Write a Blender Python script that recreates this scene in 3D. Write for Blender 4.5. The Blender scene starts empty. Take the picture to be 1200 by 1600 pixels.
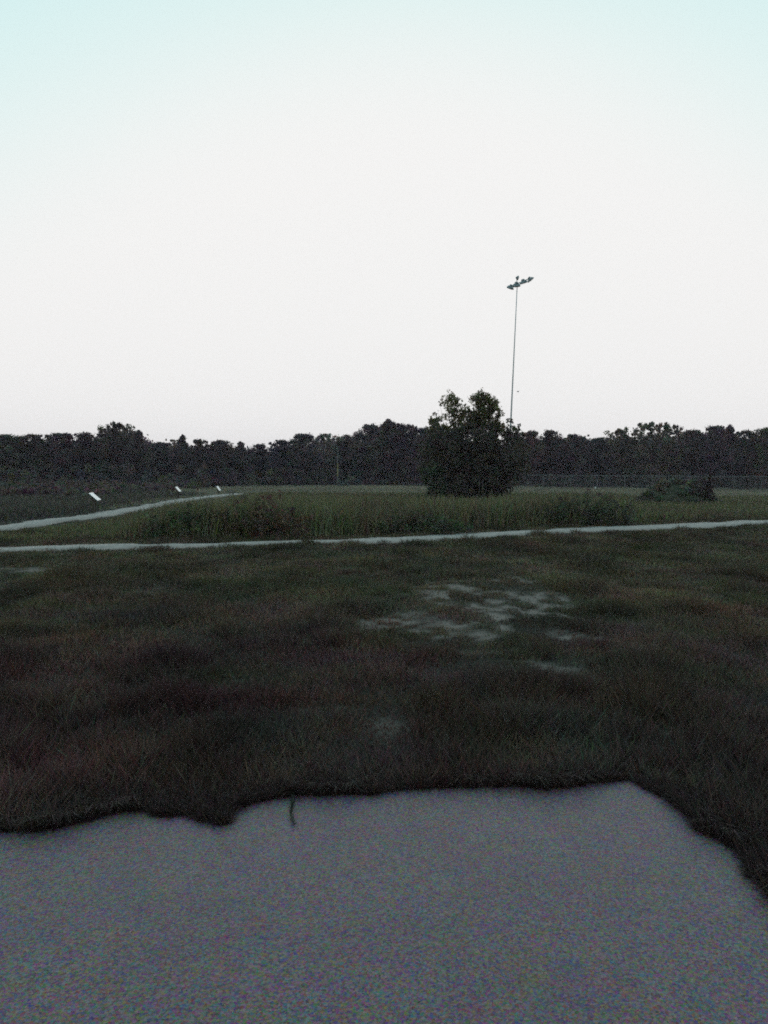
import bpy, math, random
import numpy as np
from mathutils import Matrix, Vector

sc = bpy.context.scene
C = sc.collection

# ------------------------------------------------------------------ camera
FPX = 1250.0                                   # focal length in pixels of the 1200x1600 picture
EYE = 1.6
PITCH = math.atan((800 - 741) / FPX)
ROLL = math.radians(0.4)
cam = bpy.data.cameras.new('camera')
cam.sensor_fit = 'VERTICAL'; cam.sensor_height = 36.0
cam.lens = 36.0 * FPX / 1600.0
cam.clip_start = 0.05; cam.clip_end = 6000
cam_o = bpy.data.objects.new('camera', cam); C.objects.link(cam_o)
CR = Matrix.Rotation(math.pi / 2 - PITCH, 3, 'X') @ Matrix.Rotation(ROLL, 3, 'Z')
cam_o.matrix_world = Matrix.Translation((0, 0, EYE)) @ CR.to_4x4()
sc.camera = cam_o

# ------------------------------------------------------------------ sky and sun (dusk, sun just behind the wood)
SUN_EL, SUN_AZ = math.radians(3.0), math.radians(2.0)
w = bpy.data.worlds.new('World'); sc.world = w; w.use_nodes = True
nt = w.node_tree; N = nt.nodes; L = nt.links
bg = N['Background']; bg.inputs['Strength'].default_value = 0.1
sky = N.new('ShaderNodeTexSky'); sky.sky_type = 'NISHITA'; sky.sun_disc = False
sky.sun_elevation = SUN_EL; sky.sun_rotation = SUN_AZ
sky.air_density = 1.0; sky.dust_density = 1.0; sky.ozone_density = 1.0


def vmath(op, a, b=None):
    n = N.new('ShaderNodeVectorMath'); n.operation = op
    L.new(a, n.inputs[0])
    if b is not None:
        if isinstance(b, tuple): n.inputs[1].default_value = b
        else: L.new(b, n.inputs[1])
    return n.outputs[0]


hsv = N.new('ShaderNodeHueSaturation'); hsv.inputs['Saturation'].default_value = 0.60
L.new(sky.outputs[0], hsv.inputs['Color'])
# soft shoulder of a hazy evening sky: 1 - exp(-(gain * colour)^1.55), per channel
g = vmath('MULTIPLY', hsv.outputs[0], (0.84, 1.40, 1.42))
sep = N.new('ShaderNodeSeparateXYZ'); L.new(g, sep.inputs[0])
comb = N.new('ShaderNodeCombineXYZ')
for i in range(3):
    pw = N.new('ShaderNodeMath'); pw.operation = 'POWER'; L.new(sep.outputs[i], pw.inputs[0]); pw.inputs[1].default_value = 1.55
    ng = N.new('ShaderNodeMath'); ng.operation = 'MULTIPLY'; L.new(pw.outputs[0], ng.inputs[0]); ng.inputs[1].default_value = -1.0
    e = N.new('ShaderNodeMath'); e.operation = 'EXPONENT'; L.new(ng.outputs[0], e.inputs[0])
    s = N.new('ShaderNodeMath'); s.operation = 'SUBTRACT'; s.inputs[0].default_value = 1.0
    L.new(e.outputs[0], s.inputs[1]); L.new(s.outputs[0], comb.inputs[i])
L.new(vmath('MULTIPLY', comb.outputs[0], (9.2, 9.17, 9.06)), bg.inputs['Color'])

sun = bpy.data.lights.new('sun', 'SUN'); sun.energy = 0.8; sun.angle = math.radians(1.5)
sun.color = (1.0, 0.80, 0.58)
sun_o = bpy.data.objects.new('sun', sun); C.objects.link(sun_o)
sd = Vector((math.sin(SUN_AZ) * math.cos(SUN_EL), math.cos(SUN_AZ) * math.cos(SUN_EL), math.sin(SUN_EL)))
sun_o.rotation_euler = sd.to_track_quat('Z', 'Y').to_euler()

vs = sc.view_settings
vs.view_transform = 'Standard'; vs.look = 'None'; vs.exposure = 0.0; vs.gamma = 1.0; vs.use_curve_mapping = False
cy = sc.cycles
cy.use_denoising = False; cy.max_bounces = 5; cy.diffuse_bounces = 3; cy.transparent_max_bounces = 4
cy.filter_width = 1.8
cy.use_adaptive_sampling = True; cy.adaptive_threshold = 0.05; cy.adaptive_min_samples = 40

# ------------------------------------------------------------------ pixel helpers: where a point seen in the picture stands
CRn = np.array(CR)


def ray(x, y):
    d = CRn @ np.array([(x - 600) / FPX, (800 - y) / FPX, -1.0])
    return d


def gnd(x, y, z=0.0):
    d = ray(x, y); t = (z - EYE) / d[2]
    return np.array([0, 0, EYE]) + d * t


def at(x, y, Y):
    d = ray(x, y); t = Y / d[1]
    return np.array([0, 0, EYE]) + d * t


def vnoise(x, y, seed=0):
    """smooth value noise in 0..1"""
    x = np.asarray(x, float); y = np.asarray(y, float)
    xi = np.floor(x).astype(np.int64); yi = np.floor(y).astype(np.int64)
    fx = x - xi; fy = y - yi
    fx = fx * fx * (3 - 2 * fx); fy = fy * fy * (3 - 2 * fy)

    def h(a, b):
        n = (a * 374761393 + b * 668265263 + seed * 982451653) & 0x7fffffff
        n = ((n ^ (n >> 13)) * 1274126177) & 0x7fffffff
        return ((n ^ (n >> 16)) & 0xffff) / 65535.0
    return (h(xi, yi) * (1 - fx) + h(xi + 1, yi) * fx) * (1 - fy) + (h(xi, yi + 1) * (1 - fx) + h(xi + 1, yi + 1) * fx) * fy


def fbm(x, y, seed=0, o=3):
    s = 0; a = 0.5; t = 0
    for i in range(o):
        s = s + a * vnoise(np.asarray(x) * 2 ** i, np.asarray(y) * 2 ** i, seed + i * 7); t += a; a *= 0.5
    return s / t


def hz(x, y):
    """height of the ground"""
    x = np.asarray(x, float); y = np.asarray(y, float)
    near = np.clip((np.hypot(x, y) - 5) / 6, 0, 1)
    far = np.clip((y - 30) / 40, 0, 1)
    return (fbm(x * 0.5, y * 0.5, 3) - 0.5) * 0.10 * near - 0.02 + (fbm(x * 0.04, y * 0.04, 9, 2) - 0.5) * 0.5 * far


def smooth(a, b, v):
    t = np.clip((v - a) / (b - a), 0, 1); return t * t * (3 - 2 * t)


# ------------------------------------------------------------------ materials
def mat(name, rough=0.7, spec=0.3, metallic=0.0, color=(0.3, 0.3, 0.3)):
    m = bpy.data.materials.new(name); m.use_nodes = True
    b = m.node_tree.nodes['Principled BSDF']
    b.inputs['Base Color'].default_value = (*color, 1); b.inputs['Roughness'].default_value = rough
    b.inputs['Specular IOR Level'].default_value = spec; b.inputs['Metallic'].default_value = metallic
    return m, m.node_tree.nodes, m.node_tree.links, b


def leaf_mat(name, trans=0.25, rough=0.65, spec=0.15):
    m, n, l, b = mat(name, rough, spec)
    at_ = n.new('ShaderNodeAttribute'); at_.attribute_name = 'Col'
    oi = n.new('ShaderNodeObjectInfo')
    mx = n.new('ShaderNodeMix'); mx.data_type = 'RGBA'; mx.blend_type = 'MULTIPLY'; mx.inputs['Factor'].default_value = 1
    l.new(at_.outputs['Color'], mx.inputs['A']); l.new(oi.outputs['Color'], mx.inputs['B'])
    l.new(mx.outputs['Result'], b.inputs['Base Color'])
    if trans:
        t = n.new('ShaderNodeBsdfTranslucent'); l.new(mx.outputs['Result'], t.inputs['Color'])
        ms = n.new('ShaderNodeMixShader'); ms.inputs[0].default_value = trans
        l.new(b.outputs[0], ms.inputs[1]); l.new(t.outputs[0], ms.inputs[2])
        l.new(ms.outputs[0], n['Material Output'].inputs['Surface'])
    return m


M_leaf = leaf_mat('foliage', 0.48)
M_grass = leaf_mat('grass_blades', 0.2)


def noisy_mat(name, c1, c2, scale, rough=0.8, spec=0.2, bump=0.2, detail=6, metallic=0.0):
    m, n, l, b = mat(name, rough, spec, metallic)
    tc = n.new('ShaderNodeTexCoord'); nz = n.new('ShaderNodeTexNoise'); nz.inputs['Scale'].default_value = scale
    nz.inputs['Detail'].default_value = detail; l.new(tc.outputs['Object'], nz.inputs['Vector'])
    r = n.new('ShaderNodeValToRGB'); r.color_ramp.elements[0].position = 0.32; r.color_ramp.elements[1].position = 0.68
    r.color_ramp.elements[0].color = (*c1, 1); r.color_ramp.elements[1].color = (*c2, 1)
    l.new(nz.outputs['Fac'], r.inputs[0]); l.new(r.outputs[0], b.inputs['Base Color'])
    if bump:
        bp = n.new('ShaderNodeBump'); bp.inputs['Strength'].default_value = bump; bp.inputs['Distance'].default_value = 0.02
        l.new(nz.outputs['Fac'], bp.inputs['Height']); l.new(bp.outputs[0], b.inputs['Normal'])
    return m


M_bark = noisy_mat('bark', (0.045, 0.036, 0.03), (0.10, 0.085, 0.07), 14, 0.9, 0.1, 0.5)
M_steel = noisy_mat('galvanised_steel', (0.24, 0.25, 0.26), (0.36, 0.37, 0.38), 9, 0.5, 0.4, 0.05, 4, 0.5)
M_lamp = noisy_mat('lamp_housing', (0.16, 0.17, 0.18), (0.26, 0.27, 0.28), 12, 0.45, 0.4, 0.05, 4, 0.3)
M_wire = noisy_mat('fence_wire', (0.10, 0.09, 0.085), (0.17, 0.16, 0.15), 4, 0.7, 0.3, 0.0, 3)
M_rail = noisy_mat('weathered_fence_steel', (0.10, 0.10, 0.10), (0.17, 0.165, 0.16), 6, 0.6, 0.3, 0.05, 4, 0.2)
M_wood = noisy_mat('sign_post_wood', (0.05, 0.04, 0.03), (0.09, 0.07, 0.055), 20, 0.85, 0.15, 0.3)
M_yellow = noisy_mat('yellow_sleeve', (0.16, 0.12, 0.05), (0.22, 0.17, 0.07), 8, 0.6, 0.3, 0.1)
M_white = noisy_mat('glossy_sign_face', (0.78, 0.79, 0.79), (0.86, 0.86, 0.85), 6, 0.10, 0.8, 0.0, 3)
M_dull = noisy_mat('dull_sign_face', (0.30, 0.30, 0.28), (0.42, 0.42, 0.38), 12, 0.5, 0.4, 0.0, 3)
M_frame = noisy_mat('sign_frame', (0.05, 0.045, 0.04), (0.08, 0.07, 0.06), 10, 0.6, 0.3, 0.1)
M_glass, n_, l_, b_ = mat('lamp_lens', 0.08, 0.5, 0, (0.35, 0.37, 0.38))
M_bird = noisy_mat('bird_feathers', (0.05, 0.05, 0.05), (0.10, 0.095, 0.09), 30, 0.8, 0.1, 0.0)


# ------------------------------------------------------------------ mesh helpers
def npmesh(name, V, F, col=None, smooth_=False):
    """V (n,3), F (m,k) with k = 3 or 4"""
    V = np.ascontiguousarray(V, np.float32); F = np.ascontiguousarray(F, np.int32)
    me = bpy.data.meshes.new(name); m, k = F.shape
    me.vertices.add(len(V)); me.vertices.foreach_set('co', V.ravel())
    me.loops.add(m * k); me.loops.foreach_set('vertex_index', F.ravel())
    me.polygons.add(m); me.polygons.foreach_set('loop_start', np.arange(0, m * k, k, dtype=np.int32))
    if smooth_: me.polygons.foreach_set('use_smooth', np.ones(m, bool))
    if col is not None:
        a = me.color_attributes.new('Col', 'FLOAT_COLOR', 'POINT')
        c = np.ones((len(V), 4), np.float32); c[:, :3] = col; a.data.foreach_set('color', c.ravel())
    me.update(calc_edges=True)
    return me


def link(name, me, material=None, parent=None, loc=None):
    o = bpy.data.objects.new(name, me); C.objects.link(o)
    if material is not None and not me.materials: me.materials.append(material)
    if parent is not None: o.parent = parent
    if loc is not None: o.location = loc
    return o


def tag(o, label, cat=None, group=None, kind=None):
    o['label'] = label
    if cat: o['category'] = cat
    if group: o['group'] = group
    if kind: o['kind'] = kind
    return o


def thing(name, loc, label, cat, group=None, rz=0.0):
    o = bpy.data.objects.new(name, None); o.empty_display_size = 0.2; C.objects.link(o)
    o.location = loc; o.rotation_euler = (0, 0, rz)
    return tag(o, label, cat, group)


class MB:
    def __init__(s): s.v = []; s.f = []

    def tube(s, pts, rad, n=8, cap=True):
        pts = [np.array(p, float) for p in pts]; base = len(s.v); m = len(pts)
        if not hasattr(rad, '__len__'): rad = [rad] * m
        for i, p in enumerate(pts):
            d = pts[min(i + 1, m - 1)] - pts[max(i - 1, 0)]; d /= max(np.linalg.norm(d), 1e-9)
            u = np.cross(d, (0, 0, 1.0) if abs(d[2]) < 0.9 else (1.0, 0, 0)); u /= np.linalg.norm(u); v = np.cross(d, u)
            for k in range(n):
                a = 2 * math.pi * k / n; s.v.append(p + rad[i] * (math.cos(a) * u + math.sin(a) * v))
        for i in range(m - 1):
            for k in range(n):
                a = base + i * n + k; b = base + i * n + (k + 1) % n
                s.f.append((a, b, b + n, a + n))
        if cap:
            s.f.append(tuple(base + k for k in range(n))[::-1]); s.f.append(tuple(base + (m - 1) * n + k for k in range(n)))
        return s

    def box(s, c, size, M=None):
        base = len(s.v); sx, sy, sz = [q / 2 for q in size]
        for x in (-sx, sx):
            for y in (-sy, sy):
                for z in (-sz, sz):
                    p = np.array((x, y, z))
                    if M is not None: p = np.array(M) @ p
                    s.v.append(p + np.array(c))
        for q in ((0, 1, 3, 2), (4, 6, 7, 5), (0, 4, 5, 1), (2, 3, 7, 6), (0, 2, 6, 4), (1, 5, 7, 3)):
            s.f.append(tuple(base + i for i in q))
        return s

    def lathe(s, prof, n=20, M=None, c=(0, 0, 0)):
        base = len(s.v)
        for r, z in prof:
            for k in range(n):
                a = 2 * math.pi * k / n; p = np.array((r * math.cos(a), r * math.sin(a), z))
                if M is not None: p = np.array(M) @ p
                s.v.append(p + np.array(c))
        for i in range(len(prof) - 1):
            for k in range(n):
                a = base + i * n + k; b = base + i * n + (k + 1) % n
                s.f.append((a, b, b + n, a + n))
        return s

    def mesh(s, name, smooth_=False):
        me = bpy.data.meshes.new(name); me.from_pydata([tuple(map(float, v)) for v in s.v], [], s.f); me.update()
        if smooth_:
            for p in me.polygons: p.use_smooth = True
        return me

    def obj(s, name, material, parent=None, smooth_=False): return link(name, s.mesh(name, smooth_), material, parent)


def hue_jit(rng, n, amt):
    """per-piece colour jitter: leaves and blades differ in green, brown and dull red"""
    j = 1 + rng.normal(0, amt, (n, 1)) + rng.normal(0, amt * 0.8, (n, 3))
    return np.clip(j, 0.25, 2.2)


def blades(P, h, w, lean, col, rng, az=None, two=False):
    """triangular grass blades standing at P"""
    n = len(P); a = rng.uniform(0, 2 * math.pi, n) if az is None else az
    f = rng.uniform(0, 2 * math.pi, n)                     # facing
    wx = np.cos(f) * w * 0.5; wy = np.sin(f) * w * 0.5
    lx = np.cos(a) * lean * h; ly = np.sin(a) * lean * h
    L0 = P + np.stack([-wx, -wy, np.zeros(n)], 1); R0 = P + np.stack([wx, wy, np.zeros(n)], 1)
    T = P + np.stack([lx, ly, h * np.sqrt(np.clip(1 - lean ** 2 * 0.8, 0.1, 1))], 1)
    if not two:
        V = np.stack([L0, R0, T], 1).reshape(-1, 3)
        F = np.arange(3 * n).reshape(-1, 3)
        return V, F, np.repeat(col, 3, 0)
    Mi = P + np.stack([lx * 0.3, ly * 0.3, h * 0.6], 1)
    ML = Mi + np.stack([-wx, -wy, np.zeros(n)], 1) * 0.8; MR = Mi + np.stack([wx, wy, np.zeros(n)], 1) * 0.8
    V = np.stack([L0, R0, ML, MR, T], 1).reshape(-1, 3)
    b = np.arange(n)[:, None] * 5
    F = np.concatenate([b + [0, 1, 3], b + [0, 3, 2], b + [2, 3, 4]], 0)
    return V, F, np.repeat(col, 5, 0)


def leaves(cen, r, per, size, base, rng, jit=0.22, blobjit=0.18, squash=0.85, fuzz=0.42):
    """small diamond leaves spread through blobs; cen (n,3), r (n,)"""
    cen = np.asarray(cen, float); r = np.asarray(r, float); nb = len(cen); n = nb * per
    d = rng.normal(size=(n, 3)); d /= np.linalg.norm(d, axis=1, keepdims=True)
    rad = np.repeat(r, per) * rng.uniform(0, 1, n) ** 0.42
    rad *= 1 + fuzz * np.clip(rng.normal(size=n), -1.4, 1.4) * (rng.uniform(size=n) < 0.45)
    P = np.repeat(cen, per, 0) + d * rad[:, None] * [1, 1, squash]
    u = rng.normal(size=(n, 3)); u /= np.linalg.norm(u, axis=1, keepdims=True)
    v = np.cross(u, rng.normal(size=(n, 3))); v /= np.linalg.norm(v, axis=1, keepdims=True)
    s = size * rng.uniform(0.55, 1.35, n)[:, None]
    V = np.stack([P - u * s * 0.5, P + v * s * 0.3, P + u * s * 0.5, P - v * s * 0.3], 1).reshape(-1, 3)
    F = np.arange(4 * n).reshape(-1, 4)
    base = np.asarray(base, float)
    bc = base * hue_jit(rng, nb, blobjit) if base.ndim == 1 else base * hue_jit(rng, nb, blobjit)
    col = np.repeat(bc, per, 0) * hue_jit(rng, n, jit)
    return V, F, np.repeat(col, 4, 0)


def join(parts):
    V, F, K, o = [], [], [], 0
    for v, f, k in parts:
        V.append(v); F.append(f + o); K.append(k); o += len(v)
    return np.concatenate(V), np.concatenate(F), np.concatenate(K)


# ------------------------------------------------------------------ ground
def ellipse_mask(x, y, items):
    m = np.zeros(np.shape(x))
    for (px, py, rx, ry, s) in items:
        c = gnd(px, py); ex = abs(gnd(px + rx, py)[0] - c[0]); ey = abs(gnd(px, py - ry)[1] - c[1])
        d = np.hypot((x - c[0]) / ex, (y - c[1]) / ey) / 1.35
        m = np.maximum(m, s * np.exp(-d ** 2 * 0.9))
    return m


BARE = [(700, 925, 55, 16, 1), (770, 945, 60, 16, 1), (822, 930, 45, 26, 1.2), (828, 975, 45, 26, 1.25), (690, 985, 75, 20, 1.15),
        (760, 1005, 60, 12, 1.2), (885, 997, 50, 8, 1.4), (780, 1042, 95, 12, 1.3), (640, 970, 70, 14, 1.0), (610, 1132, 45, 14, .62),
        (15, 893, 60, 6, .8), (590, 985, 50, 9, .7), (340, 1120, 40, 9, .55), (330, 950, 40, 8, .5), (960, 1080, 60, 14, .45),
        (480, 1105, 50, 9, .4), (1090, 950, 60, 9, .4), (900, 1150, 60, 10, .45), (200, 1060, 60, 12, .4)]


def tufts(x, y):
    return smooth(.50, .60, .62 * vnoise(x * 1.9, y * 1.05, 33) + .38 * vnoise(x * 4.0, y * 2.4, 35))


def worn(x, y):
    """how worn the turf is, tufts aside"""
    return smooth(0.22, 0.62, np.clip(ellipse_mask(x, y, BARE), 0, 1.2) * (0.55 + 0.9 * fbm(x * 1.3, y * 0.9, 21, 4) - .2))


def bare(x, y):
    n3 = fbm(x * 7, y * 5, 29, 3)
    return worn(x, y) * smooth(.30, .62, n3) * (1 - .95 * tufts(x, y))


xs = np.unique(np.concatenate([np.arange(-14, 14.01, 0.14), np.linspace(14, 60, 40), -np.linspace(14, 60, 40),
                               np.geomspace(60, 600, 18), -np.geomspace(60, 600, 18)]))
ys = np.unique(np.concatenate([np.arange(-6, 2, 0.5), np.arange(2, 24, 0.14), np.arange(24, 120, 1.0), np.geomspace(120, 600, 18), -np.geomspace(6, 600, 22)]))
X, Y = np.meshgrid(xs, ys); nx, ny = len(xs), len(ys)
V = np.stack([X.ravel(), Y.ravel(), hz(X, Y).ravel()], 1)
i = (np.arange(ny - 1)[:, None] * nx + np.arange(nx - 1)[None]).ravel()
F = np.stack([i, i + 1, i + nx + 1, i + nx], 1)
gb = bare(X, Y).ravel()
far = smooth(30, 60, Y).ravel()
gn = fbm(X * 0.8, Y * 0.8, 5, 4).ravel()[:, None]
soil = np.array((0.045, 0.036, 0.028)) * (0.7 + 0.6 * gn)
green = np.array((0.13, 0.108, 0.080)) * (0.7 + 0.6 * gn)
pale = np.array((0.25, 0.172, 0.150)) * (0.75 + 0.5 * gn)
gc = soil * (1 - far[:, None]) + green * far[:, None]
gc = gc * (1 - gb[:, None]) + pale * gb[:, None]
m, n, l, b = mat('soil_and_turf', 0.9, 0.1)
a_ = n.new('ShaderNodeAttribute'); a_.attribute_name = 'Col'
tc = n.new('ShaderNodeTexCoord'); nz = n.new('ShaderNodeTexNoise'); nz.inputs['Scale'].default_value = 60; nz.inputs['Detail'].default_value = 5
l.new(tc.outputs['Object'], nz.inputs['Vector'])
mr = n.new('ShaderNodeMapRange'); mr.inputs['To Min'].default_value = 0.5; mr.inputs['To Max'].default_value = 1.5
l.new(nz.outputs['Fac'], mr.inputs[0])
vm = n.new('ShaderNodeVectorMath'); vm.operation = 'SCALE'; l.new(a_.outputs['Color'], vm.inputs[0]); l.new(mr.outputs[0], vm.inputs['Scale'])
l.new(vm.outputs[0], b.inputs['Base Color'])
bp = n.new('ShaderNodeBump'); bp.inputs['Strength'].default_value = 0.6; bp.inputs['Distance'].default_value = 0.03
l.new(nz.outputs['Fac'], bp.inputs['Height']); l.new(bp.outputs[0], b.inputs['Normal'])
ground = link('ground', npmesh('ground', V, F, gc, True), m)
tag(ground, 'flat dark soil and turf with pale worn bare patches', kind='structure')

# ------------------------------------------------------------------ concrete pad in front
pad_px = [(-160, 1305), (-60, 1299), (0, 1297), (40, 1294), (70, 1297), (100, 1288), (130, 1282), (155, 1276), (180, 1268), (205, 1265), (230, 1265),
          (248, 1270), (262, 1275), (282, 1271), (300, 1273), (322, 1282), (345, 1289), (354, 1278), (362, 1262), (380, 1257), (400, 1250),
          (430, 1246), (455, 1241), (480, 1242), (520, 1240), (560, 1240), (600, 1236), (650, 1233), (700, 1229), (750, 1228), (800, 1226),
          (830, 1229), (850, 1232), (885, 1228), (920, 1222), (950, 1219), (980, 1216), (1005, 1226), (1030, 1240), (1050, 1250), (1070, 1265),
          (1090, 1284), (1100, 1300), (1125, 1312), (1150, 1325), (1168, 1342), (1180, 1365), (1200, 1385), (1240, 1430), (1300, 1500)]
edge = [gnd(x, y, 0.02)[:2] for x, y in pad_px]
rng = np.random.default_rng(4)
fine = []
for (p, q) in zip(edge[:-1], edge[1:]):
    for t in np.linspace(0, 1, 5)[:-1]:
        fine.append(p * (1 - t) + q * t + rng.normal(0, 0.010, 2))
fine.append(edge[-1])
outline = fine + [np.array(p) for p in ((2.0, 1.4), (2.3, 0.2), (2.2, -3.6), (-3.8, -3.8), (-4.2, 1.0), (-3.6, 2.9))]
PAD = np.array(outline)


def in_poly(x, y, poly):
    x = np.asarray(x); y = np.asarray(y); c = np.zeros(x.shape, bool)
    px, py = poly[:, 0], poly[:, 1]; j = len(poly) - 1
    for i in range(len(poly)):
        with np.errstate(divide='ignore', invalid='ignore'):
            hit = ((py[i] > y) != (py[j] > y)) & (x < (px[j] - px[i]) * (y - py[i]) / (py[j] - py[i]) + px[i])
        c ^= hit; j = i
    return c


mb = MB(); k = len(outline)
mb.v = [np.array((p[0], p[1], 0.022)) for p in outline] + [np.array((p[0], p[1], -0.10)) for p in outline]
mb.f = [tuple(range(k))[::-1]] + [(i, (i + 1) % k, k + (i + 1) % k, k + i) for i in range(k)]
m, n, l, b = mat('weathered_concrete', 0.5, 0.42)
tc = n.new('ShaderNodeTexCoord')


def noise_node(scale, detail, typ='Noise'):
    z = n.new('ShaderNodeTexNoise'); z.inputs['Scale'].default_value = scale; z.inputs['Detail'].default_value = detail
    l.new(tc.outputs['Object'], z.inputs['Vector']); return z


def mixc(a, b2, fac, mode='MIX'):
    x = n.new('ShaderNodeMix'); x.data_type = 'RGBA'; x.blend_type = mode
    for s, v in (('A', a), ('B', b2)):
        if isinstance(v, tuple): x.inputs[s].default_value = (*v, 1)
        else: l.new(v, x.inputs[s])
    if isinstance(fac, float): x.inputs['Factor'].default_value = fac
    else: l.new(fac, x.inputs['Factor'])
    return x.outputs['Result']


big = noise_node(1.6, 5)
mid = noise_node(9, 4)
base = mixc((0.116, 0.064, 0.074), (0.176, 0.102, 0.114), big.outputs['Fac'])
mh = n.new('ShaderNodeHueSaturation'); mh.inputs['Saturation'].default_value = 1.6
l.new(mid.outputs['Color'], mh.inputs['Color'])
base = mixc(base, mh.outputs[0], 0.22, 'OVERLAY')
vor = n.new('ShaderNodeTexVoronoi'); vor.inputs['Scale'].default_value = 130; l.new(tc.outputs['Object'], vor.inputs['Vector'])
hs = n.new('ShaderNodeHueSaturation'); hs.inputs['Saturation'].default_value = 1.0; hs.inputs['Value'].default_value = 1.0
l.new(vor.outputs['Color'], hs.inputs['Color'])
sc2 = n.new('ShaderNodeVectorMath'); sc2.operation = 'MULTIPLY_ADD'
sc2.inputs[1].default_value = (1.9, 1.9, 1.9); sc2.inputs[2].default_value = (.1, .1, .1)
l.new(hs.outputs[0], sc2.inputs[0])
agg = mixc(base, sc2.outputs[0], 1.0, 'MULTIPLY')           # multi-coloured aggregate grains
l.new(agg, b.inputs['Base Color'])
fz = noise_node(140, 3)
bp = n.new('ShaderNodeBump'); bp.inputs['Strength'].default_value = 0.5; bp.inputs['Distance'].default_value = 0.004
l.new(fz.outputs['Fac'], bp.inputs['Height']); l.new(bp.outputs[0], b.inputs['Normal'])
M_pad = m
pad = mb.obj('concrete_pad', m)
tag(pad, 'rough grey concrete pad with ragged grassy edge at the near end', kind='structure')


# ------------------------------------------------------------------ footpaths
def ribbon(name, pts, widths, label, seed):
    pts = np.array(pts, float); rng = np.random.default_rng(seed)
    seg = np.r_[0, np.cumsum(np.linalg.norm(np.diff(pts, axis=0), axis=1))]
    t = np.arange(0, seg[-1], 0.3)
    c = np.stack([np.interp(t, seg, pts[:, 0]), np.interp(t, seg, pts[:, 1])], 1)
    for _ in range(12): c[1:-1] = (c[:-2] + 2 * c[1:-1] + c[2:]) / 4
    ww = np.interp(t, seg, widths)
    d = np.gradient(c, axis=0); d /= np.linalg.norm(d, axis=1, keepdims=True); nrm = np.stack([-d[:, 1], d[:, 0]], 1)
    jl = (fbm(t * 2.0, t * 0, seed) - .5) * 0.5 + rng.normal(0, .02, len(t)); jr = (fbm(t * 2.0, t * 0 + 9, seed) - .5) * 0.5 + rng.normal(0, .02, len(t))
    A = c + nrm * (ww / 2 + jl)[:, None]; B = c - nrm * (ww / 2 + jr)[:, None]
    Mi = c
    k = len(t)
    z = lambda p, dz: np.concatenate([p, (hz(p[:, 0], p[:, 1]) + dz)[:, None]], 1)
    Vv = np.concatenate([z(A, -.12), z(A, .035), z(Mi, .055), z(B, .035), z(B, -.12)])
    i = np.arange(k - 1)
    F = np.concatenate([np.stack([i + a * k, i + 1 + a * k, i + 1 + (a + 1) * k, i + (a + 1) * k], 1) for a in range(4)])
    o = link(name, npmesh(name, Vv, F[:, ::-1]), M_path)
    tag(o, label, kind='structure')
    return c, ww


M_path = noisy_mat('pale_path_concrete', (0.37, 0.265, 0.24), (0.50, 0.365, 0.33), 5, 0.8, 0.25, 0.3, 8)
mp = [(-260, 861), (-120, 860), (0, 858.5), (150, 856.5), (330, 852.5), (450, 849), (600, 844.5), (700, 839.8), (800, 834.5), (900, 829.5), (1000, 825),
      (1100, 820.5), (1200, 815.5), (1400, 806.5)]
P1, W1 = ribbon('path', [gnd(*p)[:2] for p in mp], [0.95, 0.95, 0.95, 0.95, 0.95, 0.95, 1.0, 1.05, 1.15, 1.3, 1.5, 1.65, 1.8, 2.0], 'long pale concrete footpath crossing the whole view', 1)
lp = [(-280, 853), (-150, 840), (-70, 832), (0, 825), (50, 818), (100, 812.5), (148, 806.5), (185, 799.5), (220, 794), (250, 787.5), (278, 781.5), (310, 776.5), (345, 772.5), (372, 770)]
P2, W2 = ribbon('path', [gnd(*p)[:2] for p in lp], [1.1, 1.1, 1.1, 1.1, 1.1, 1.1, 1.1, 1.15, 1.2, 1.2, 1.2, 1.2, 1.2, 1.2], 'pale side path running away past the tilted signs', 2)


def path_dist(x, y):
    """distance from a path edge (negative on the path)"""
    out = np.full(np.shape(x), 1e9)
    for c, ww in ((P1, W1), (P2, W2)):
        cc = c[::3]; w3 = ww[::3]
        for s in range(0, len(x), 40000):
            d = np.hypot(x[s:s + 40000, None] - cc[None, :, 0], y[s:s + 40000, None] - cc[None, :, 1]) - w3[None] / 2
            out[s:s + 40000] = np.minimum(out[s:s + 40000], d.min(1))
    return out


def main_path_y(x):
    return np.interp(x, P1[:, 0], P1[:, 1])


# ------------------------------------------------------------------ lawn grass between the pad and the footpath
rng = np.random.default_rng(11)
n0 = 620000
# density falls off with distance
Yd = rng.uniform(2.6 ** 0.62, 31 ** 0.62, n0) ** (1 / 0.62)
Xd = rng.uniform(-0.56, 0.56, n0) * Yd + rng.normal(0, 0.3, n0)
ok = (Yd < main_path_y(Xd) + 5) & ~in_poly(Xd, Yd, PAD)
Xd, Yd = Xd[ok], Yd[ok]
pd = path_dist(Xd, Yd); bm = bare(Xd, Yd)
tuft = fbm(Xd * 2.2, Yd * 1.6, 31, 3)
ok = (pd > 0.0) & (rng.uniform(size=len(Xd)) > bm * 0.80) & (rng.uniform(size=len(Xd)) < 0.35 + 1.1 * tuft)
Xd, Yd, bm, tuft, pd = Xd[ok], Yd[ok], bm[ok], tuft[ok], pd[ok]
n = len(Xd)
mown = smooth(0.6, 0.0, pd)
h = (0.035 + 0.17 * tuft ** 2.5 + rng.exponential(0.012, n)) * (1 - 0.45 * bm)
wr = worn(Xd, Yd); clump = tufts(Xd, Yd); h *= (1 + 0.7 * clump * (1 - wr)) * (1 - .42 * wr)
h *= 1 + 0.35 * smooth(6, 3.6, Yd)
wd = 0.004 + 0.0009 * Yd * rng.uniform(0.7, 1.4, n)
patch = fbm(Xd * 0.45, Yd * 0.45, 41, 3)
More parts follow.
